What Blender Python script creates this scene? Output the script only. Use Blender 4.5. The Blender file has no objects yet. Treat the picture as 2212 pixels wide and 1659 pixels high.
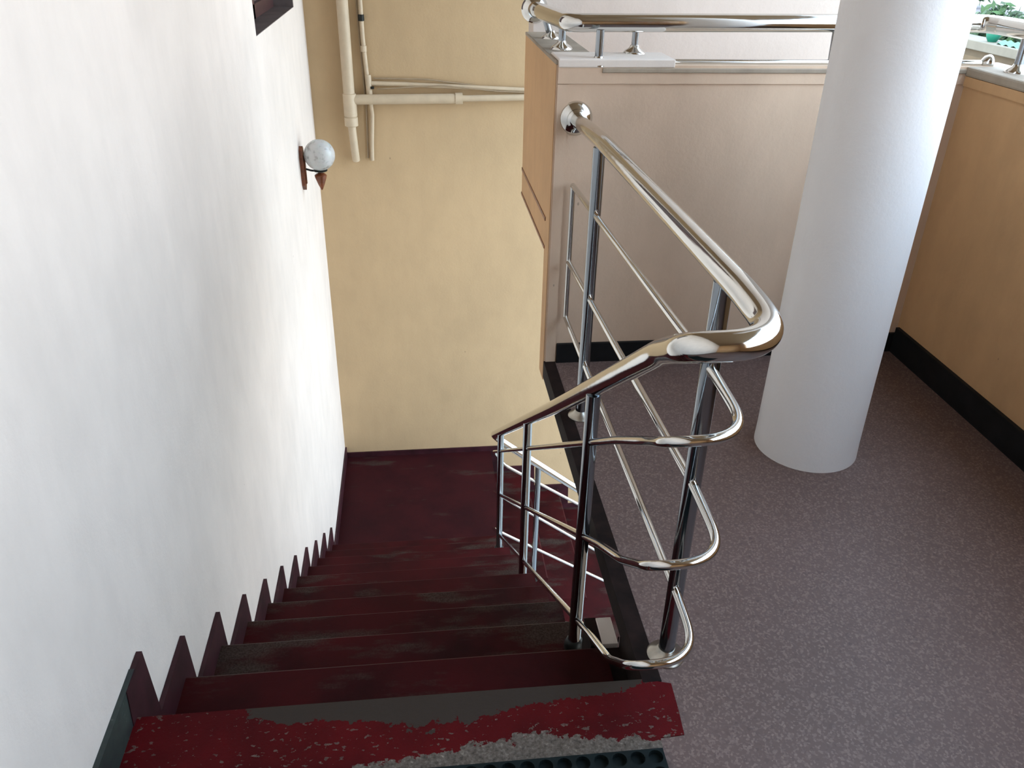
import bpy, bmesh, math, random
from mathutils import Vector, Matrix, noise
random.seed(7)
SC = bpy.context.scene
COL = SC.collection

# ------------------------------------------------------------------ camera
def rot(yaw, pitch, roll):
    y, p, r = map(math.radians, (yaw, pitch, roll))
    f = Vector((math.sin(y)*math.cos(p), math.cos(y)*math.cos(p), -math.sin(p)))
    rt = Vector((math.cos(y), -math.sin(y), 0))
    dn = f.cross(rt)
    return rt*math.cos(r)+dn*math.sin(r), -rt*math.sin(r)+dn*math.cos(r), f
rt, dn, fw = rot(7.0, 29.36, -1.3)
cd = bpy.data.cameras.new('camera'); cam = bpy.data.objects.new('camera', cd); COL.objects.link(cam)
up = -dn
cam.matrix_world = Matrix(((rt.x, up.x, -fw.x, 0), (rt.y, up.y, -fw.y, 0), (rt.z, up.z, -fw.z, 1.6), (0, 0, 0, 1)))
cd.sensor_width = 36; cd.lens = 1782/2212*36; cd.clip_start = .05; cd.clip_end = 400
SC.camera = cam

# ------------------------------------------------------------------ light
SC.view_settings.view_transform = 'Standard'; SC.view_settings.look = 'None'
SC.view_settings.gamma = 1; SC.view_settings.use_curve_mapping = False
SC.view_settings.exposure = 0.0
W = bpy.data.worlds.new('sky'); SC.world = W; W.use_nodes = True
wn = W.node_tree.nodes; wl = W.node_tree.links; wn.clear()
wo = wn.new('ShaderNodeOutputWorld'); bg = wn.new('ShaderNodeBackground')
tc = wn.new('ShaderNodeTexCoord'); sep = wn.new('ShaderNodeSeparateXYZ'); rp = wn.new('ShaderNodeValToRGB')
rp.color_ramp.elements[0].position = 0.0; rp.color_ramp.elements[0].color = (.94, .97, 1.0, 1)
rp.color_ramp.elements[1].position = 0.6; rp.color_ramp.elements[1].color = (.58, .78, 1.0, 1)
wl.new(tc.outputs['Generated'], sep.inputs[0]); wl.new(sep.outputs['Z'], rp.inputs[0])
wl.new(rp.outputs[0], bg.inputs[0]); bg.inputs[1].default_value = 6.4
wl.new(bg.outputs[0], wo.inputs[0])
sd = bpy.data.lights.new('sun', 'SUN'); sd.energy = 5.0; sd.angle = .01; sd.color = (1, .95, .85)
sun = bpy.data.objects.new('sun', sd); COL.objects.link(sun)
sun.rotation_euler = Vector((.55, .35, -.8)).to_track_quat('-Z', 'Y').to_euler()

# ------------------------------------------------------------------ materials
def new_mat(name):
    m = bpy.data.materials.new(name); m.use_nodes = True
    return m, m.node_tree.nodes, m.node_tree.links, m.node_tree.nodes['Principled BSDF']
def ramp(n, stops):
    r = n.new('ShaderNodeValToRGB'); e = r.color_ramp.elements
    while len(e) < len(stops): e.new(.5)
    for i, (p, c) in enumerate(stops):
        e[i].position = p; e[i].color = (*c, 1) if len(c) == 3 else c
    return r
def noise_tex(n, l, scale, detail=4, rough=.55, vec=None, stretch=None):
    t = n.new('ShaderNodeTexNoise'); t.inputs['Scale'].default_value = scale
    t.inputs['Detail'].default_value = detail; t.inputs['Roughness'].default_value = rough
    g = n.new('ShaderNodeTexCoord'); out = g.outputs['Object']
    if stretch:
        mp = n.new('ShaderNodeMapping'); mp.inputs['Scale'].default_value = stretch
        l.new(out, mp.inputs[0]); out = mp.outputs[0]
    l.new(out, t.inputs['Vector']); return t
def mixc(n, l, fac, a, b):
    m = n.new('ShaderNodeMix'); m.data_type = 'RGBA'
    for s, v in ((m.inputs[0], fac), (m.inputs[6], a), (m.inputs[7], b)):
        if hasattr(v, 'links'): l.new(v, s)
        elif isinstance(v, tuple): s.default_value = (*v, 1)
        else: s.default_value = v
    return m.outputs[2]
def math_n(n, l, op, a, b=0.0, c=None):
    m = n.new('ShaderNodeMath'); m.operation = op
    for i, v in enumerate((a, b) if c is None else (a, b, c)):
        if hasattr(v, 'links'): l.new(v, m.inputs[i])
        else: m.inputs[i].default_value = v
    return m.outputs[0]
def plaster(name, col, rough=.75, dirt=.10, specks=True):
    m, n, l, b = new_mat(name)
    big = noise_tex(n, l, 1.6, 5, .6)
    mid = noise_tex(n, l, 9, 5, .6, stretch=(1, 1, .4))
    d = tuple(c*(1-dirt*1.6) for c in col)
    r = ramp(n, [(.3, d), (.62, col)]); l.new(big.outputs[0], r.inputs[0])
    r2 = ramp(n, [(.35, (1-dirt*.8,)*3), (.6, (1, 1, 1))]); l.new(mid.outputs[0], r2.inputs[0])
    mm = n.new('ShaderNodeMix'); mm.data_type = 'RGBA'; mm.blend_type = 'MULTIPLY'; mm.inputs[0].default_value = 1
    l.new(r.outputs[0], mm.inputs[6]); l.new(r2.outputs[0], mm.inputs[7]); out = mm.outputs[2]
    if specks:
        v = n.new('ShaderNodeTexVoronoi'); v.inputs['Scale'].default_value = 7.0
        g = n.new('ShaderNodeTexCoord'); mp = n.new('ShaderNodeMapping'); mp.inputs['Scale'].default_value = (1, 1, .6)
        l.new(g.outputs['Object'], mp.inputs[0]); l.new(mp.outputs[0], v.inputs['Vector'])
        sz = math_n(n, l, 'MULTIPLY', v.outputs['Color'], .035)
        lt = math_n(n, l, 'LESS_THAN', v.outputs['Distance'], sz)
        f = math_n(n, l, 'MULTIPLY', lt, .55)
        out = mixc(n, l, f, out, tuple(c*.35 for c in col))
    l.new(out, b.inputs['Base Color']); b.inputs['Roughness'].default_value = rough
    fine = noise_tex(n, l, 60, 6, .65)
    bp = n.new('ShaderNodeBump'); bp.inputs['Strength'].default_value = .25; bp.inputs['Distance'].default_value = .004
    l.new(fine.outputs[0], bp.inputs['Height']); l.new(bp.outputs[0], b.inputs['Normal'])
    return m
def simple(name, col, rough=.5, metal=0, var=.12, scale=12, bump=.1, spec=.5):
    m, n, l, b = new_mat(name)
    t = noise_tex(n, l, scale, 4)
    r = ramp(n, [(.3, tuple(c*(1-var) for c in col)), (.7, tuple(min(1, c*(1+var)) for c in col))])
    l.new(t.outputs[0], r.inputs[0]); l.new(r.outputs[0], b.inputs['Base Color'])
    b.inputs['Roughness'].default_value = rough; b.inputs['Metallic'].default_value = metal
    b.inputs['Specular IOR Level'].default_value = spec
    if bump:
        bp = n.new('ShaderNodeBump'); bp.inputs['Strength'].default_value = bump; bp.inputs['Distance'].default_value = .002
        t2 = noise_tex(n, l, scale*6, 4); l.new(t2.outputs[0], bp.inputs['Height']); l.new(bp.outputs[0], b.inputs['Normal'])
    return m
M = {}
M['white'] = plaster('white_plaster', (.80, .725, .66), dirt=.06)
M['cream'] = plaster('cream_plaster', (.53, .38, .215), dirt=.06)
M['peach'] = plaster('peach_plaster', (.68, .51, .375), dirt=.07)
M['tan'] = plaster('tan_plaster', (.60, .36, .175), dirt=.10)
M['backwall'] = plaster('back_plaster', (.62, .545, .49), dirt=.05)
M['column'] = plaster('column_paint', (.84, .83, .83), rough=.6, dirt=.02)
M['ceiling'] = plaster('ceiling_paint', (.28, .19, .11), dirt=.03, specks=False)
M['cap'] = plaster('cap_mortar', (.42, .35, .27), dirt=.25)
M['pipe'] = simple('pipe_paint', (.56, .455, .32), .45, var=.08)
M['black'] = simple('black_paint', (.008, .008, .009), .6, var=.4, spec=.2)
M['dark'] = simple('dark_slab_and_shade', (.012, .006, .005), .75, var=.5, scale=20, spec=.15)
M['rubber'] = simple('black_rubber', (.006, .011, .012), .7, var=.3, spec=.15)
M['wood'] = simple('varnished_wood', (.16, .045, .015), .35, var=.45, scale=30)
M['maroon_frame'] = simple('maroon_frame_paint', (.07, .03, .03), .5)
M['greypaint'] = simple('grey_sill_paint', (.12, .10, .10), .6, var=.25)
M['iron'] = simple('dark_iron', (.02, .022, .02), .45, metal=.6)
M['cable'] = simple('cable_sheath', (.33, .25, .16), .6)
M['lowfloor'] = simple('lower_floor_cement', (.50, .49, .48), .7, var=.25, scale=5)

def chrome():
    m, n, l, b = new_mat('polished_steel')
    b.inputs['Base Color'].default_value = (.66, .66, .64, 1); b.inputs['Metallic'].default_value = 1
    t = noise_tex(n, l, 25, 3); r = n.new('ShaderNodeMapRange'); r.inputs[3].default_value = .05; r.inputs[4].default_value = .14
    l.new(t.outputs[0], r.inputs[0]); l.new(r.outputs[0], b.inputs['Roughness'])
    t2 = noise_tex(n, l, 9, 2); bp = n.new('ShaderNodeBump'); bp.inputs['Strength'].default_value = .05; bp.inputs['Distance'].default_value = .01
    l.new(t2.outputs[0], bp.inputs['Height']); l.new(bp.outputs[0], b.inputs['Normal'])
    return m
M['chrome'] = chrome()
def satin():
    m, n, l, b = new_mat('satin_steel')
    b.inputs['Base Color'].default_value = (.34, .37, .40, 1); b.inputs['Metallic'].default_value = 1
    b.inputs['Roughness'].default_value = .14
    return m
M['satin'] = satin()
M['dull'] = simple('dull_steel', (.40, .37, .32), .32, metal=1, var=.15, scale=30)
def terrazzo():
    m, n, l, b = new_mat('terrazzo')
    base = noise_tex(n, l, 1.3, 4)
    r = ramp(n, [(.3, (.112, .072, .062)), (.7, (.150, .100, .092))]); l.new(base.outputs[0], r.inputs[0])
    v = n.new('ShaderNodeTexVoronoi'); v.inputs['Scale'].default_value = 190
    g = n.new('ShaderNodeTexCoord'); l.new(g.outputs['Object'], v.inputs['Vector'])
    rv = ramp(n, [(.0, (0, 0, 0)), (.55, (.0, .0, .0)), (.72, (.5, .5, .5)), (1, (1, 1, 1))])
    rv.color_ramp.interpolation = 'LINEAR'
    l.new(v.outputs['Color'], rv.inputs[0])
    c1 = mixc(n, l, math_n(n, l, 'MULTIPLY', rv.outputs[0], .38), r.outputs[0], (.38, .28, .25))
    v2 = n.new('ShaderNodeTexVoronoi'); v2.inputs['Scale'].default_value = 130
    l.new(g.outputs['Object'], v2.inputs['Vector'])
    rd = ramp(n, [(.0, (1, 1, 1)), (.25, (0, 0, 0))]); l.new(v2.outputs['Color'], rd.inputs[0])
    c2 = mixc(n, l, math_n(n, l, 'MULTIPLY', rd.outputs[0], .5), c1, (.06, .04, .04))
    l.new(c2, b.inputs['Base Color']); b.inputs['Roughness'].default_value = .5; b.inputs['Specular IOR Level'].default_value = .3
    t = noise_tex(n, l, 40, 4); bp = n.new('ShaderNodeBump'); bp.inputs['Strength'].default_value = .1; bp.inputs['Distance'].default_value = .002
    l.new(t.outputs[0], bp.inputs['Height']); l.new(bp.outputs[0], b.inputs['Normal'])
    return m
M['terrazzo'] = terrazzo()
def worn_red(name, wear, dark=(.018, .0032, .0035), lite=(.052, .0048, .0058), bare=(.044, .033, .026)):
    """red floor paint, worn through to the cement underneath in streaky patches"""
    m, n, l, b = new_mat(name)
    t = noise_tex(n, l, 3.0, 6, .6); r = ramp(n, [(.3, dark), (.7, lite)]); l.new(t.outputs[0], r.inputs[0])
    w = noise_tex(n, l, 2.2, 7, .62, stretch=(.7, 2.4, 1)); rw = ramp(n, [(wear, (0, 0, 0)), (wear+.10, (1, 1, 1))])
    l.new(w.outputs[0], rw.inputs[0])
    g = noise_tex(n, l, 160, 4); rg = ramp(n, [(.35, tuple(c*.55 for c in bare)), (.65, tuple(c*1.5 for c in bare))]); l.new(g.outputs[0], rg.inputs[0])
    c = mixc(n, l, math_n(n, l, 'MULTIPLY', rw.outputs[0], .75), r.outputs[0], rg.outputs[0])
    l.new(c, b.inputs['Base Color']); b.inputs['Roughness'].default_value = .65; b.inputs['Specular IOR Level'].default_value = .08
    bp = n.new('ShaderNodeBump'); bp.inputs['Strength'].default_value = .25; bp.inputs['Distance'].default_value = .002
    l.new(g.outputs[0], bp.inputs['Height']); l.new(bp.outputs[0], b.inputs['Normal'])
    return m
M['tread'] = worn_red('worn_tread_paint', .52)
M['landing'] = worn_red('landing_paint', .58, dark=(.020, .0045, .006), lite=(.040, .0065, .008))
M['skirt_red'] = simple('maroon_skirting_paint', (.035, .009, .013), .5, var=.5, scale=9, spec=.25)
def green_skirt():
    m, n, l, b = new_mat('dark_green_skirting')
    t = noise_tex(n, l, 14, 6, .65)
    r = ramp(n, [(.3, (.012, .014, .020)), (.5, (.020, .030, .028)), (.64, (.03, .045, .04)), (.76, (.22, .22, .20))])
    l.new(t.outputs[0], r.inputs[0]); l.new(r.outputs[0], b.inputs['Base Color']); b.inputs['Roughness'].default_value = .55
    return m
M['skirt_green'] = green_skirt()
def landing_strip():
    """painted red edge of the top step: fresh at the right end, bare cement along the nosing and along the mat side"""
    m, n, l, b = new_mat('chipped_red_edge')
    g = n.new('ShaderNodeTexCoord'); s = n.new('ShaderNodeSeparateXYZ'); l.new(g.outputs['Object'], s.inputs[0])
    X, Y = s.outputs['X'], s.outputs['Y']
    n1 = noise_tex(n, l, 5, 7, .65, stretch=(1, 2, 1)); n2 = noise_tex(n, l, 34, 6, .7)
    nz = math_n(n, l, 'ADD', math_n(n, l, 'MULTIPLY', math_n(n, l, 'SUBTRACT', n1.outputs[0], .5), .10),
                math_n(n, l, 'MULTIPLY', math_n(n, l, 'SUBTRACT', n2.outputs[0], .5), .09))
    yy = math_n(n, l, 'ADD', Y, nz)
    # bare cement band along the nosing, from x=-.5 to x=.3 : y > 1.275 (+ slope)
    edge = math_n(n, l, 'MULTIPLY_ADD', math_n(n, l, 'ABSOLUTE', math_n(n, l, 'ADD', X, .02)), .13, 1.262)
    band = math_n(n, l, 'MULTIPLY', math_n(n, l, 'GREATER_THAN', yy, edge), math_n(n, l, 'GREATER_THAN', math_n(n, l, 'ADD', X, math_n(n, l, 'MULTIPLY', nz, 2.0)), -.42))
    # chipped side towards the mat : y < 1.17 for x between -.25 and .45
    low = math_n(n, l, 'MULTIPLY_ADD', math_n(n, l, 'ABSOLUTE', math_n(n, l, 'SUBTRACT', X, .22)), -.13, 1.215)
    chip = math_n(n, l, 'LESS_THAN', yy, low)
    n3 = noise_tex(n, l, 55, 4, .6, stretch=(1, 1.6, 1)); spk = math_n(n, l, 'GREATER_THAN', math_n(n, l, 'MULTIPLY_ADD', n1.outputs[0], .25, n3.outputs[0]), .755)
    bare = math_n(n, l, 'MAXIMUM', math_n(n, l, 'MAXIMUM', band, chip), math_n(n, l, 'MULTIPLY', spk, .6))
    t = noise_tex(n, l, 4, 5); r = ramp(n, [(.3, (.042, .003, .004)), (.7, (.105, .005, .007))]); l.new(t.outputs[0], r.inputs[0])
    gr = noise_tex(n, l, 120, 5, .7); rg = ramp(n, [(.32, (.055, .045, .038)), (.6, (.15, .125, .105)), (.75, (.33, .29, .25))]); l.new(gr.outputs[0], rg.inputs[0])
    smooth = mixc(n, l, band, rg.outputs[0], (.043, .033, .027))
    c = mixc(n, l, bare, r.outputs[0], smooth)
    l.new(c, b.inputs['Base Color']); b.inputs['Roughness'].default_value = .65; b.inputs['Specular IOR Level'].default_value = .08
    bp = n.new('ShaderNodeBump'); bp.inputs['Strength'].default_value = .4; bp.inputs['Distance'].default_value = .003
    l.new(gr.outputs[0], bp.inputs['Height']); l.new(bp.outputs[0], b.inputs['Normal'])
    return m
M['edge_red'] = landing_strip()
def frosted():
    m, n, l, b = new_mat('opal_glass')
    t = noise_tex(n, l, 22, 4); r = ramp(n, [(.35, (.28, .28, .27)), (.5, (.52, .53, .52)), (1, (.58, .60, .60))])
    l.new(t.outputs[0], r.inputs[0]); l.new(r.outputs[0], b.inputs['Base Color'])
    b.inputs['Roughness'].default_value = .25; b.inputs['Subsurface Weight'].default_value = .2
    return m
M['opal'] = frosted()

# ------------------------------------------------------------------ mesh helpers
def link(name, bm, mat, parent=None, smooth=False):
    me = bpy.data.meshes.new(name)
    bmesh.ops.recalc_face_normals(bm, faces=bm.faces)
    bm.to_mesh(me); bm.free()
    o = bpy.data.objects.new(name, me); COL.objects.link(o)
    me.materials.append(M[mat])
    if smooth:
        for p in me.polygons: p.use_smooth = True
        try: me.set_sharp_from_angle(angle=math.radians(40))
        except Exception: pass
    if parent:
        o.parent = parent
        w = Vector((0, 0, 0)); q = parent
        while q: w += q.location; q = q.parent
        me.transform(Matrix.Translation(-w))
    return o
def thing(name, loc, label, cat, group=None):
    e = bpy.data.objects.new(name, None); COL.objects.link(e); e.location = loc
    e['label'] = label; e['category'] = cat
    if group: e['group'] = group
    return e
def tag(o, label, cat, group=None):
    o['label'] = label; o['category'] = cat
    if group: o['group'] = group
    return o
def struct(name, bm, mat, label=None, smooth=False):
    o = link(name, bm, mat, None, smooth); o['kind'] = 'structure'
    if label: o['label'] = label
    return o
def box(bm, x0, x1, y0, y1, z0, z1, bev=0):
    r = bmesh.ops.create_cube(bm, size=1)
    for v in r['verts']:
        v.co = Vector(((x0+x1)/2+v.co.x*(x1-x0), (y0+y1)/2+v.co.y*(y1-y0), (z0+z1)/2+v.co.z*(z1-z0)))
    if bev:
        es = {e for v in r['verts'] for e in v.link_edges}
        bmesh.ops.bevel(bm, geom=list(es), offset=bev, segments=2, affect='EDGES', profile=.5)
def prism(bm, poly, axis, a, b):
    """poly: 2D points in the plane across `axis`; extruded from a to b"""
    def P(p, t):
        return Vector((t, p[0], p[1])) if axis == 0 else Vector((p[0], t, p[1])) if axis == 1 else Vector((p[0], p[1], t))
    v0 = [bm.verts.new(P(p, a)) for p in poly]; v1 = [bm.verts.new(P(p, b)) for p in poly]
    n = len(poly)
    for i in range(n): bm.faces.new((v0[i], v0[(i+1) % n], v1[(i+1) % n], v1[i]))
    f0 = bm.faces.new(v0); f1 = bm.faces.new(v1)
    f0.normal_update(); f1.normal_update()
    bmesh.ops.triangulate(bm, faces=[f0, f1])
def fillet(pts, rads, seg=10):
    pts = [Vector(p) for p in pts]; out = [pts[0]]
    if not hasattr(rads, '__len__'): rads = [rads]*(len(pts)-2)
    for i in range(1, len(pts)-1):
        p, a, b = pts[i], pts[i-1], pts[i+1]
        u = (a-p).normalized(); w = (b-p).normalized(); r = rads[i-1]
        ang = u.angle(w)
        if r <= 0 or abs(math.pi-ang) < .02: out.append(p); continue
        d = min(r/math.tan(ang/2), (a-p).length*.66, (b-p).length*.66); rr = d*math.tan(ang/2)
        c = p+(u+w).normalized()*(rr/math.sin(ang/2))
        s = p+u*d-c; e = p+w*d-c; n = s.cross(e).normalized(); tot = s.angle(e)
        for k in range(seg+1): out.append(c+Matrix.Rotation(tot*k/seg, 3, n) @ s)
    out.append(pts[-1]); return out
def relax(pts, step=.012, it=10, upto=1e9):
    """even resampling and gentle smoothing, so bends flow into each other like bent pipe"""
    pts = [Vector(p) for p in pts]; out = [pts[0]]; left = step; run = 0
    for a, b in zip(pts, pts[1:]):
        L = (b-a).length; t = left
        while t < L: out.append(a.lerp(b, t/L)); t += step
        left = t-L
    out.append(pts[-1])
    for _ in range(it):
        out = [out[0]]+[out[i]*.5+(out[i-1]+out[i+1])*.25 for i in range(1, len(out)-1)]+[out[-1]]
    return out
def tube(bm, pts, r, seg=16, caps=True, rfun=None):
    pts = [Vector(p) for p in pts]
    ded = [pts[0]]
    for p in pts[1:]:
        if (p-ded[-1]).length > 1e-5: ded.append(p)
    pts = ded
    T = []
    for i in range(len(pts)):
        a = pts[max(i-1, 0)]; b = pts[min(i+1, len(pts)-1)]; T.append((b-a).normalized())
    N = T[0].orthogonal().normalized(); rings = []
    for i, p in enumerate(pts):
        if i:
            q = T[i-1].rotation_difference(T[i]); N = (q @ N); N = (N-T[i]*N.dot(T[i])).normalized()
        B = T[i].cross(N); rr = rfun(i) if rfun else r
        rings.append([bm.verts.new(p+(N*math.cos(2*math.pi*k/seg)+B*math.sin(2*math.pi*k/seg))*rr) for k in range(seg)])
    for a, b in zip(rings, rings[1:]):
        for k in range(seg): bm.faces.new((a[k], a[(k+1) % seg], b[(k+1) % seg], b[k]))
    if caps: bm.faces.new(rings[0]); bm.faces.new(rings[-1])
def lathe(bm, prof, origin, axis=(0, 0, 1), seg=32):
    """prof: (radius, height) pairs, revolved about axis through origin"""
    q = Vector((0, 0, 1)).rotation_difference(Vector(axis)); o = Vector(origin); rings = []
    for r, h in prof:
        if r < 1e-6: rings.append([bm.verts.new(o+q @ Vector((0, 0, h)))])
        else: rings.append([bm.verts.new(o+q @ Vector((r*math.cos(2*math.pi*k/seg), r*math.sin(2*math.pi*k/seg), h))) for k in range(seg)])
    for a, b in zip(rings, rings[1:]):
        for k in range(seg):
            k2 = (k+1) % seg
            if len(a) == 1 and len(b) == 1: continue
            if len(a) == 1: bm.faces.new((a[0], b[k2], b[k]))
            elif len(b) == 1: bm.faces.new((a[k], a[k2], b[0]))
            else: bm.faces.new((a[k], a[k2], b[k2], b[k]))
    if len(rings[0]) > 1: bm.faces.new(rings[0])
    if len(rings[-1]) > 1: bm.faces.new(rings[-1])
def B(): return bmesh.new()
def tube_obj(name, pts, r, mat, parent, seg=20, **k):
    b = B(); tube(b, pts, r, seg, **k); return link(name, b, mat, parent, True)

# ------------------------------------------------------------------ key dimensions
XL = -.69            # left wall face
Y0, RUN, RISE, NS = 1.34, .325, .2235, 11
XT = .49             # open side of the treads
ZL = -RISE*NS        # lower landing
YF = 6.0             # far wall
XR = 2.03            # right parapet face
YP = 3.0             # front parapet face
CH = 3.3             # ceiling
def ny(k): return Y0+RUN*k
def nz(k): return -RISE*k

# ------------------------------------------------------------------ setting
b = B()
for q in ((XL-.22, XL, -2.6, 4.10, -4.2, CH), (XL-.22, XL, 5.52, YF+.02, -4.2, CH),
          (XL-.22, XL, 4.10, 5.52, -4.2, 1.12), (XL-.22, XL, 4.10, 5.52, 2.35, CH)):
    x0, x1, y0, y1, z0, z1 = q; box(b, x0, x1, y0, y1, z0, z1)
struct('wall_left', b, 'white')
b = B(); box(b, XL-.22, 2.2, YF, YF+.16, -4.2, CH); struct('wall_far', b, 'cream')
b = B(); box(b, XL-.22, 2.4, -2.75, -2.6, -.085, CH); struct('wall_rear', b, 'tan')
# front parapet with the projecting box behind it
b = B()
box(b, .50, XR+.18, YP, YP+.10, -.085, 1.165)                 # parapet
box(b, .60, XR+.18, YP+.10, 3.84, .46, .56)                   # floor of the box
struct('wall_front', b, 'peach')
b = B(); box(b, .497, .60, YP+.10, 3.84, .46, 1.165); box(b, .497, .50, YP+.002, YP+.10, -.085, 1.165)
struct('wall_box', b, 'tan')  # tan end face: shade and warm bounce put into its colour
b = B(); box(b, .505, .545, YP-.006, YP, 0, 1.10); box(b, .505, XR, YP-.006, YP, 1.103, 1.165)
struct('trim_1', b, 'peach')
b = B(); box(b, .494, .499, YP+.09, 3.84, .576, .590); box(b, .494, .499, YP+.09, 3.84, .462, .474); struct('trim_2', b, 'wood')
b = B(); box(b, .53, XR+.18, 3.84, 4.0, .46, CH); struct('wall_back', b, 'backwall')
b = B(); box(b, .495, .66, YP+.0, 3.84, 1.165, 1.178, .003); box(b, .66, XR+.2, YP-.012, YP+.22, 1.140, 1.156, .003)
struct('trim_3', b, 'cap')
b = B(); box(b, .505, .92, YP-.01, YP+.17, 1.157, 1.185, .004); struct('trim_4', b, 'white')
# right parapet
b = B(); box(b, XR, XR+.17, -2.6, YP, -.085, 1.10); box(b, XR, XR+.17, -2.6, -1.4, 1.10, 1.165); box(b, XR, XR+.17, -2.6, -1.4, 1.165, CH); struct('wall_right', b, 'tan')  # includes an unseen rear pier, added to narrow the daylight opening
b = B(); box(b, XR-.012, XR+.19, -1.4, YP+.0, 1.132, 1.165, .008); struct('trim_5', b, 'cap')
b = B(); box(b, XR-.009, XR+.17, -1.4, YP-.007, 1.098, 1.132); struct('trim_13', b, 'tan')
b = B(); box(b, XL-.22, XR+.25, -2.7, YF+.1, CH, CH+.15); struct('ceiling', b, 'ceiling')
# upper floor : L shaped slab round the stair opening
b = B(); prism(b, [(XL-.05, -2.6), (XR+.1, -2.6), (XR+.1, YP+.02), (.50, YP+.02), (.50, Y0), (XL-.05, Y0)], 2, -.069, 0)
struct('floor', b, 'terrazzo')
b = B(); box(b, .4985, .545, Y0-.005, YP, -.071, .003); struct('trim_6', b, 'dark')
b = B(); box(b, XL, XT+.01, Y0-.05, Y0-.002, nz(1)-.15, -.085); struct('trim_7', b, 'skirt_red')
# chipped red strip along the top step
b = B(); prism(b, [(XL, .95), (-.42, .95), (-.42, 1.149), (.498, 1.152), (.50, 1.180), (.556, 1.183), (.562, 1.25), (.566, 1.326), (.50, 1.345), (.1, 1.347), (XL, 1.347)], 2, -.02, .0025)
struct('trim_8', b, 'edge_red')
b = B(); box(b, .491, .56, Y0, 1.664, -.50, -.235); box(b, .534, .56, Y0, 1.664, -.235, -.072); struct('slab_shade_block', b, 'dark')  # dark block added for the shadow gap under the slab edge
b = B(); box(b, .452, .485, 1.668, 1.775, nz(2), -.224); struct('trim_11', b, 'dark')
b = B(); box(b, .486, .532, 1.668, 1.772, -.27, -.222, .002); struct('added_white_block', b, 'white')  # small white block added for an unidentified pale patch beside the treads
# baseboards
b = B(); prism(b, [(-2.6, 0), (1.40, 0), (1.40, .10), (-2.6, .10)], 0, XL, XL+.012); struct('baseboard_left', b, 'skirt_green')
b = B(); box(b, .55, XR, YP-.014, YP, 0, .085); struct('baseboard_front', b, 'black')
b = B(); box(b, XR-.016, XR, -2.6, YP-.014, 0, .115); struct('baseboard_right', b, 'black')
# stepped skirting down the left wall (one board cut to the stair's profile)
vs = [1.462, 1.725, 2.04, 2.355, 2.68, 3.01, 3.34, 3.665, 3.99, 4.33, 4.66]
top = [(1.335, .098)]
for k, v in enumerate(vs):
    top.append((v-.008, nz(k)+.098)); top.append((v+.008, nz(k+1)+.098))
top.append((YF, ZL+.098))
bot = [(YF, ZL-.02)]
for k in range(10, -1, -1): bot += [(ny(k), nz(k+1)-.02), (ny(k)-.02, nz(k)-.02)]
b = B()
poly = top+bot
vv = [b.verts.new(Vector((XL+.001, p[0], p[1]))) for p in poly]; f = b.faces.new(vv)
ex = bmesh.ops.extrude_face_region(b, geom=[f])
for e in ex['geom']:
    if isinstance(e, bmesh.types.BMVert): e.co.x += .013
b.normal_update(); bmesh.ops.triangulate(b, faces=[x for x in b.faces if len(x.verts) > 4])
struct('baseboard_stair', b, 'skirt_red')
# skirting along the far wall, stepping down with the lower flight
LX = [.56+.31*k for k in range(7)]
top = [(XL+.014, ZL+.045)]
for k in range(5):
    v = [.64, .955, 1.275, 1.585, 1.89][k]
    top += [(v-.004, ZL-RISE*k+.045), (v+.004, ZL-RISE*(k+1)+.045)]
top += [(2.19, ZL-RISE*5+.045)]
bot = [(2.19, ZL-RISE*5-.3)]
for k in range(4, -1, -1): bot += [(LX[k], ZL-RISE*(k+1)-.03), (LX[k]-.02, ZL-RISE*k-.03)]
bot += [(XL+.014, ZL-.03)]
b = B(); vv = [b.verts.new(Vector((p[0], YF-.001, p[1]))) for p in top+bot]; f = b.faces.new(vv)
ex = bmesh.ops.extrude_face_region(b, geom=[f])
for e in ex['geom']:
    if isinstance(e, bmesh.types.BMVert): e.co.y -= .013
b.normal_update(); bmesh.ops.triangulate(b, faces=[x for x in b.faces if len(x.verts) > 4])
struct('baseboard_far', b, 'skirt_red')
# window niche in the left wall
b = B()
box(b, XL-.12, XL-.002, 4.085, 5.535, 1.10, 1.122)             # sill
box(b, XL-.12, XL-.002, 5.505, 5.53, 1.12, 2.35); box(b, XL-.12, XL-.002, 4.09, 4.115, 1.12, 2.35)
w = struct('window_1', b, 'greypaint')
b = B()
for q in ((4.115, 4.19, 1.12, 2.34), (4.78, 4.84, 1.12, 2.34), (5.43, 5.505, 1.12, 2.34), (4.19, 5.43, 1.12, 1.19), (4.19, 5.43, 2.27, 2.34)):
    box(b, XL-.16, XL-.115, q[0], q[1], q[2], q[3])
link('window_frame', b, 'maroon_frame', w)
b = B(); box(b, XL-.145, XL-.14, 4.19, 4.78, 1.19, 2.27); link('window_pane', b, 'maroon_frame', w)
b = B(); box(b, XL-.145, XL-.14, 4.84, 5.43, 1.19, 2.27); link('window_pane', b, 'greypaint', w)

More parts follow.
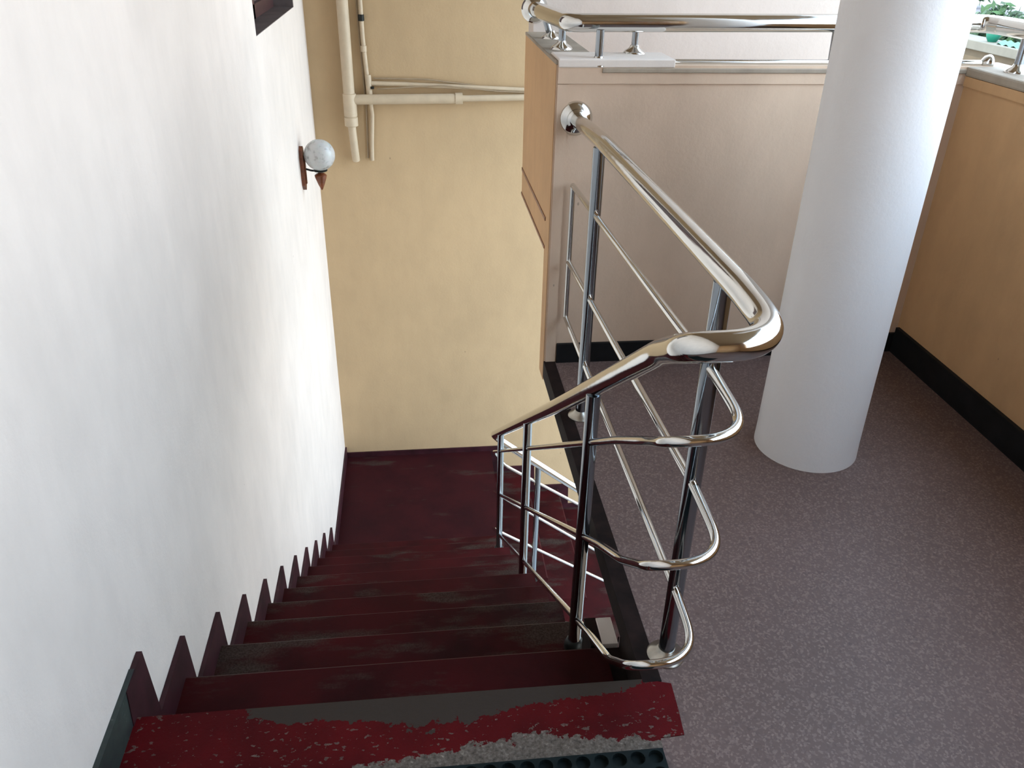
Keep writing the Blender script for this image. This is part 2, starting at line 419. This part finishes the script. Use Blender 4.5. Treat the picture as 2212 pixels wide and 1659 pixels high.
# ------------------------------------------------------------------ stairs
st = thing('staircase', (-.1, 4.6, ZL), 'steep flight of worn dark red steps going down beside the white wall', 'staircase')
for k in range(1, NS):
    y0, y1, z = ny(k-1)-.03, ny(k), nz(k)
    b = B()
    prism(b, [(y0, z), (y1-.01, z), (y1, z-.008), (y1, z-.03), (y1-.02, z-.035), (y1-.02, z-RISE-.10), (y0, z-RISE+.05)], 0, XL+.001, XT)
    link('step', b, 'tread', st)
b = B(); box(b, XL+.001, .56, ny(10)-.03, YF-.001, ZL-.16, ZL); link('landing', b, 'landing', st)
st2 = thing('staircase', (1.5, 5.3, ZL-RISE*5-.02), 'short dark flight turning right below the landing, seen through the railing', 'staircase')
for k in range(1, 6):
    z = ZL-RISE*k; x0, x1 = LX[k-1]-.03+.03*(k == 1), LX[k]
    if k == 5: x1 = 2.19
    b = B(); prism(b, [(x0, z), (x1-.01, z), (x1, z-.008), (x1, z-.03), (x1-.02, z-.035), (x1-.02, z-RISE-.06), (x0, z-RISE+.05)], 1, 4.6, YF-.001)
    link('step', b, 'tread', st2)
b = B(); box(b, 2.2, 2.35, 1.2, 2.3, -4.2, -.085); struct('lower_light_blocker', b, 'peach')  # unseen wall added to cut daylight into the lower level
b = B(); box(b, XL, 2.2, 1.2, 1.34, -4.2, -.6); struct('wall_lower_rear', b, 'peach')
b = B(); box(b, XL, 2.2, 1.34, YF, -4.2, -3.9); struct('floor_lower', b, 'lowfloor')

# ------------------------------------------------------------------ column
b = B(); lathe(b, [(.174, 0), (.172, .06), (.170, .3), (.170, CH)], (1.333, 2.31, 0), seg=64)
tag(link('column', b, 'column', None, True), 'thick round white column standing on the terrazzo floor', 'column')

# ------------------------------------------------------------------ stair railing
R = thing('stair_railing', (.572, 1.42, 0), 'polished steel stair railing that loops round the top of the stairwell', 'railing')
XU, XF = .574, .450
def flight_z(y): return .387-.70*(y-2.055)
hand = [(XU+.003, YP-.012, .985), (XU, 2.5, 1.012), (XU, 1.32, 1.03), (XU-.002, 1.112, 1.022), (XF-.03, 1.119, 1.02),
        (XF-.004, 1.33, .905), (XF, 1.60, .715), (XF, 2.4, .145), (XF, 4.50, -1.325), (XF+.005, 4.60, -1.39), (.52, 4.602, -1.46), (.99, 4.60, -1.83), (2.1, 4.60, -2.67)]
tube_obj('handrail', relax(fillet(hand, [.6, .5, .080, .045, .25, .3, .8, .05, .04, .03, 1])), .0260, 'chrome', R, seg=28)
b = B(); lathe(b, [(.060, 0), (.060, .004), (.055, .012), (.044, .020), (.037, .024), (.036, .034), (.030, .038), (.0275, .040)], (XU+.003, YP, .985), (0, -1, 0), seg=40)
link('wall_flange', b, 'chrome', R, True)
bars = [  # wall end z, z before the loop, loop z, flight start (y,z), flight end (y,z), lower start z, lower slope
    (.750, .822, .815, (1.50, .600), (4.57, -1.505), -1.645, -.69, 1.165),
    (.452, .537, .530, (1.58, .215), (4.57, -1.835), -1.925, -.76, 1.168),
    (.217, .224, .215, (1.60, -.135), (4.57, -2.155), -2.24, -.66, 1.208)]
for i, (za, zb, zc, s, e, zl, sl, yc) in enumerate(bars):
    pts = [(XU, 2.965, za), (XU, 1.40, zb), (XU-.004, yc-.006, zc), (XF-.035, yc-.006, zc), (XF-.004, s[0]-.14, s[1]+.085), (XF, s[0]+.1, s[1]-.07),
           (XF, e[0]-.06, e[1]+.04), (XF, e[0]+.03, e[1]-.02), (.53, 4.602, zl), (2.1, 4.602, zl+sl*(2.1-.53))]
    tube_obj('rail_bar', relax(fillet(pts, [.5, .080, .042, .2, .3, .1, .03, .05])), .0102, 'chrome', R, seg=18)
tube_obj('end_bar', [(XU, 2.965, .750), (XU, 2.966, .5), (XU, 2.965, .217)], .0105, 'chrome', R, seg=16)
def post(x, y, z0, z1, floor=True, r=.0200):
    b = B(); tube(b, [(x, y, z0), (x, y, z1)], r, 20)
    o = link('post', b, 'satin', R, True)
    b = B()
    if floor: lathe(b, [(.047, 0), (.047, .003), (.041, .010), (.027, .017), (.023, .024), (.021, .026)], (x, y, z0), seg=32)
    else: lathe(b, [(.032, 0), (.032, .03), (.026, .045), (.0205, .05)], (x, y, z0-.01), seg=24)
    c = link('base_flange', b, 'dull' if floor else 'iron', o, True)
    return o
post(XU+.004, 1.418, .0, 1.005); post(XU, 2.565, .0, .985)
for y, z, k in ((1.87, .50, 2), (3.06, -.33, 6), (4.16, -1.10, 9)):
    post(XF, y, nz(k), z, False)
for x, k in ((.76, 1), (1.45, 3)):
    post(x, 4.60, ZL-RISE*k, -1.46-.8*(x-.52)-.0, False)
# little welded stubs where bars meet the posts
for (x, y, zs) in ((XU-.001, 1.418, (.8, .53, .224)), (XU, 2.565, (.768, .474, .219))):
    for z in zs:
        b = B(); tube(b, [(x, y-.022, z+.014), (x, y+.022, z+.014)], .008, 12); link('weld_bracket', b, 'chrome', R, True)

# ------------------------------------------------------------------ rail on the front and right parapets
R2 = thing('parapet_railing', (1.3, YP+.1, 1.156), 'low polished steel guard rail on top of the far parapet behind the column', 'railing')
tube_obj('handrail', fillet([(.535, 3.835, 1.268), (.556, 3.12, 1.288), (.60, 3.10, 1.290), (2.10, 3.08, 1.302), (2.12, 3.0, 1.302), (2.12, -1.38, 1.302)], [.05, .03, .05, .05]), .031, 'chrome', R2, seg=28)
b = B(); lathe(b, [(.058, 0), (.056, .008), (.045, .018), (.033, .03)], (.533, 3.84, 1.268), (0, -1, 0)); link('wall_flange', b, 'chrome', R2, True)
def short_post(x, y, z0, z1, parent, r=.014, lean=(0, 0)):
    o = tube_obj('post', [(x, y, z0), (x+lean[0], y+lean[1], z1)], r, 'satin', parent, 16)
    b = B(); lathe(b, [(.042, 0), (.042, .002), (.036, .010), (.020, .020), (.015, .030)], (x, y, z0), seg=28); link('base_flange', b, 'chrome', o, True)
short_post(.565, 3.30, 1.178, 1.27, R2); short_post(.575, 3.62, 1.178, 1.26, R2, lean=(-.03, .0))
short_post(.652, 3.03, 1.160, 1.275, R2); short_post(.808, 3.15, 1.183, 1.28, R2, .012)
o = tube_obj('post', [(1.515, 3.04, 1.165), (1.535, 3.09, 1.285)], .012, 'satin', R2, 16)
tube_obj('bottom_rail', [(.915, 3.035, 1.170), (2.09, 3.03, 1.172)], .0105, 'chrome', R2, 16)
b = B(); lathe(b, [(.030, 0), (.030, .004), (.027, .014), (.018, .024), (.011, .030)], (2.125, 3.03, 1.172), (-1, 0, 0)); link('end_flange', b, 'chrome', R2, True)
for y in (2.86, 1.9, .9, -.1, -1.1): short_post(2.12, y, 1.165, 1.29, R2, .016)

# ------------------------------------------------------------------ wall lamp
L = thing('wall_lamp', (XL, 5.1, .27), 'white globe wall lamp on a brown wooden plate, mounted on the white wall', 'lamp')
b = B()
prof = []
pl = [(.0, .125), (.028, .105), (.036, .06), (.030, .0), (.040, -.06), (.034, -.105), (.0, -.14)]
poly = pl+[(-a, c) for a, c in reversed(pl[1:-1])]
prism(b, [(5.1+a, .272+c) for a, c in poly], 0, XL+.0005, XL+.022)
link('back_plate', b, 'wood', L)
b = B(); box(b, XL+.018, XL+.03, 5.09, 5.11, .17, .34, .004); link('plate_moulding', b, 'wood', L)
tube_obj('arm', fillet([(XL+.02, 5.1, .262), (XL+.06, 5.1, .250), (XL+.115, 5.1, .246)], .04), .006, 'iron', L, 12)
b = B(); lathe(b, [(.0, -.004), (.040, .0), (.042, .006), (.030, .010), (0, .01)], (XL+.115, 5.1, .247)); link('gallery', b, 'iron', L, True)
b = B(); bmesh.ops.create_uvsphere(b, u_segments=40, v_segments=24, radius=.092, matrix=Matrix.Translation((XL+.117, 5.1, .343))); link('globe_shade', b, 'opal', L, True)
b = B(); lathe(b, [(0, -.118), (.006, -.112), (.020, -.080), (.034, -.040), (.037, -.026), (.030, -.018), (.014, -.010), (.010, 0)], (XL+.113, 5.1, .246)); link('finial', b, 'wood', L, True)

# ------------------------------------------------------------------ pipes on the far wall
D = thing('drain_pipe', (-.43, YF-.05, .1), 'thick cream drain pipe with a side branch on the far wall', 'pipe')
yp = YF-.052
b = B(); tube(b, [(-.440, yp, CH-.001), (-.432, yp, .42)], .038, 24); link('down_pipe', b, 'pipe', D, True)
b = B(); lathe(b, [(.038, .55), (.045, .545), (.045, .40), (.040, .395), (.046, .39), (.046, .335), (.036, .33)], (-.431, yp, 0), seg=32); link('tee_joint', b, 'pipe', D, True)
b = B(); tube(b, fillet([(-.430, yp, .34), (-.421, yp, .16), (-.418, yp+.022, .09)], .05), .027, 20); link('tail_pipe', b, 'pipe', D, True)
b = B(); tube(b, [(-.42, yp, .508), (.33, yp, .515)], .033, 24); link('branch_pipe', b, 'pipe', D, True)
b = B(); tube(b, [(.32, yp, .515), (1.3, yp, .53)], .021, 20); link('branch_pipe', b, 'pipe', D, True)
b = B(); tube(b, [(.29, yp, .5145), (.34, yp, .5152)], .038, 24); link('coupling', b, 'pipe', D, True)
Wp = thing('water_pipe', (-.31, YF-.03, .08), 'thin painted water pipe with elbow joints, right of the drain pipe', 'pipe')
y2 = YF-.024
b = B(); tube(b, [(-.335, y2, CH-.001), (-.318, y2, .9), (-.302, y2, .60)], .014, 16); link('riser', b, 'pipe', Wp, True)
for z in (1.02, .83): 
    b = B(); lathe(b, [(.016, -.02), (.020, -.018), (.020, .018), (.016, .02)], (-.318+(.9-z)*.02, y2, z), seg=20); link('clip', b, 'iron' if z > 1 else 'pipe', Wp, True)
b = B(); tube(b, [(-.300, y2, .665), (-.296, y2, .54)], .021, 18); link('elbow', b, 'pipe', Wp, True)
b = B(); tube(b, [(-.298, y2, .61), (-.10, y2, .605), (1.3, y2, .545)], .015, 16); link('branch_pipe', b, 'pipe', Wp, True)
b = B(); tube(b, fillet([(-.296, y2-.01, .56), (-.285, y2, .40), (-.300, y2, .20), (-.305, y2+.008, .085)], .1), .013, 16); link('tail_pipe', b, 'pipe', Wp, True)
b = B(); box(b, -.285, -.262, y2-.025, y2-.005, .575, .592, .003); link('valve', b, 'iron', Wp)
def cable(pts, label, r=.005):
    o = tube_obj('cable', fillet(pts, .4, 12), r, 'cable', None, 8); tag(o, label, 'cable', 'cables along the pipes on the far wall')
cable([(-.26, YF-.012, .64), (.1, YF-.02, .635), (.5, YF-.014, .585), (1.2, YF-.012, .555)], 'upper thin cable sagging above the side branch of the drain pipe')
cable([(-.24, YF-.045, .575), (.2, YF-.05, .600), (.6, YF-.046, .560), (1.2, YF-.04, .54)], 'lower thin cable running just above the horizontal drain branch', .0045)
cable([(-.330, YF-.008, CH-.005), (-.345, YF-.008, 1.05), (-.335, YF-.008, .75), (-.325, YF-.008, .45), (-.335, YF-.008, .1)], 'brown cable hugging the wall between the two vertical pipes', .006)

# ------------------------------------------------------------------ door mat
def mat_mesh():
    b = B(); p = .0405; r = .0162; z1 = .014
    nx, nyy = 22, 14; x1, y1 = .494, 1.146; seg = 16
    vd = {}
    def V(x, y, z):
        k = (round(x, 5), round(y, 5), round(z, 5))
        if k not in vd: vd[k] = b.verts.new(k)
        return vd[k]
    for i in range(nx):
        for j in range(nyy):
            cx = x1-p*(i+.5); cy = y1-p*(j+.5); h = p/2
            sq = []; ci = []
            for k in range(seg):
                a = 2*math.pi*k/seg+math.pi/4; c, s = math.cos(a), math.sin(a); m = h/max(abs(c), abs(s))
                sq.append((cx+c*m, cy+s*m)); ci.append((cx+c*r, cy+s*r))
            for k in range(seg):
                k2 = (k+1) % seg
                b.faces.new((V(*sq[k], z1), V(*sq[k2], z1), V(*ci[k2], z1), V(*ci[k], z1)))
                b.faces.new((V(*ci[k], z1), V(*ci[k2], z1), V(*ci[k2], .001), V(*ci[k], .001)))
            b.faces.new([V(*q, .001) for q in ci])
    xl, yl = x1-p*nx, y1-p*nyy
    for i in range(nx):
        for yy in (y1, yl): b.faces.new((b.verts.new((x1-p*i, yy, z1)), b.verts.new((x1-p*(i+1), yy, z1)), b.verts.new((x1-p*(i+1), yy, 0)), b.verts.new((x1-p*i, yy, 0))))
    for j in range(nyy):
        for xx in (x1, xl): b.faces.new((b.verts.new((xx, y1-p*j, z1)), b.verts.new((xx, y1-p*(j+1), z1)), b.verts.new((xx, y1-p*(j+1), 0)), b.verts.new((xx, y1-p*j, 0))))
    return b
o = link('door_mat', mat_mesh(), 'rubber'); tag(o, 'black perforated rubber mat lying behind the red edge of the top step', 'doormat')

# ------------------------------------------------------------------ outdoors beyond the right parapet
M['yard'] = simple('pale_yard_cement', (.32, .30, .26), .8, var=.15, scale=.5)
M['brownwall'] = simple('brown_render', (.085, .06, .032), .8, var=.25, scale=2)
M['coping'] = simple('pale_coping', (.13, .12, .095), .8, var=.15, scale=3)
M['leaf'] = simple('leaf_green', (.015, .045, .008), .7, var=.6, scale=8)
M['teal'] = simple('teal_paint', (.0, .12, .075), .5)
M['mint'] = simple('mint_cloth', (.07, .17, .11), .7)
b = B(); box(b, -60, 160, -60, 220, -4.4, -4.2); struct('ground', b, 'yard')
b = B(); box(b, 8.0, 8.3, 7.0, 12.8, -4.2, .12); struct('wall_yard', b, 'brownwall')
b = B(); box(b, 7.93, 8.37, 7.0, 12.85, .12, .24, .01); struct('trim_12', b, 'coping')
def bush(x, y, z, r, label, n=260):
    b = B()
    for i in range(n):
        d = Vector((random.gauss(0, 1), random.gauss(0, 1), random.gauss(0, 1))).normalized()*r*random.uniform(.5, 1)
        d.z *= .75; c = Vector((x, y, z))+d; u = Vector((random.gauss(0, 1), random.gauss(0, 1), random.gauss(0, 1))).normalized(); w = u.orthogonal().normalized()
        s = r*.16; q = [c-u*s*1.6, c+w*s*.6, c+u*s*1.6, c-w*s*.6]
        b.faces.new([b.verts.new(v) for v in q])
    o = link('bush', b, 'leaf'); return tag(o, label, 'bush', 'bushes outdoors beyond the parapet')
bush(9.0, 12.9, .33, .42, 'dark green bush beyond the brown yard wall, nearest the white column')
bush(8.75, 12.0, .30, .36, 'middle bush of the dark green row right behind the brown yard wall')
bush(8.70, 11.2, .30, .34, 'bush at the right edge of the view behind the brown yard wall')
b = B(); lathe(b, [(0, .24), (.055, .24), (.085, .29), (.098, .34), (.088, .39), (.075, .405), (.068, .395), (0, .385)], (8.10, 11.62, 0), seg=28)
tag(link('flower_pot', b, 'teal', None, True), 'round teal pot standing on the coping of the yard wall', 'pot')
b = B(); n = 14
rows = [[b.verts.new((8.0+.22*j/6, 11.36-.46*i/n, .245+.05*(1-abs(j-3)/3.2)+.012*math.sin(i*1.3+j)) ) for j in range(7)] for i in range(n+1)]
for i in range(n):
    for j in range(6): b.faces.new((rows[i][j], rows[i][j+1], rows[i+1][j+1], rows[i+1][j]))
lo = [[b.verts.new((v.co.x, v.co.y, .2405)) for v in rr] for rr in (rows[0], rows[-1])]
for rr, ll in ((rows[0], lo[0]), (rows[-1], lo[1])):
    for j in range(6): b.faces.new((rr[j], rr[j+1], ll[j+1], ll[j]))
tag(link('cloth', b, 'mint', None, True), 'pale mint cloth laid over the yard wall beside the teal pot', 'cloth')
bd = thing('outbuilding', (10.4, 16.2, -4.2), 'flat roofed grey outbuilding far beyond the yard wall, beside the column edge', 'building')
M['slab'] = simple('grey_roof_slab', (.10, .095, .11), .8, var=.15, scale=2)
b = B(); box(b, 9.5, 11.9, 14.6, 18.4, -4.2, .12); link('wall', b, 'brownwall', bd)
b = B(); box(b, 9.4, 12.0, 14.5, 18.5, .12, .24, .01); link('roof', b, 'slab', bd)
bush(11.25, 17.0, .60, .40, 'olive shrub growing on the roof of the grey outbuilding')
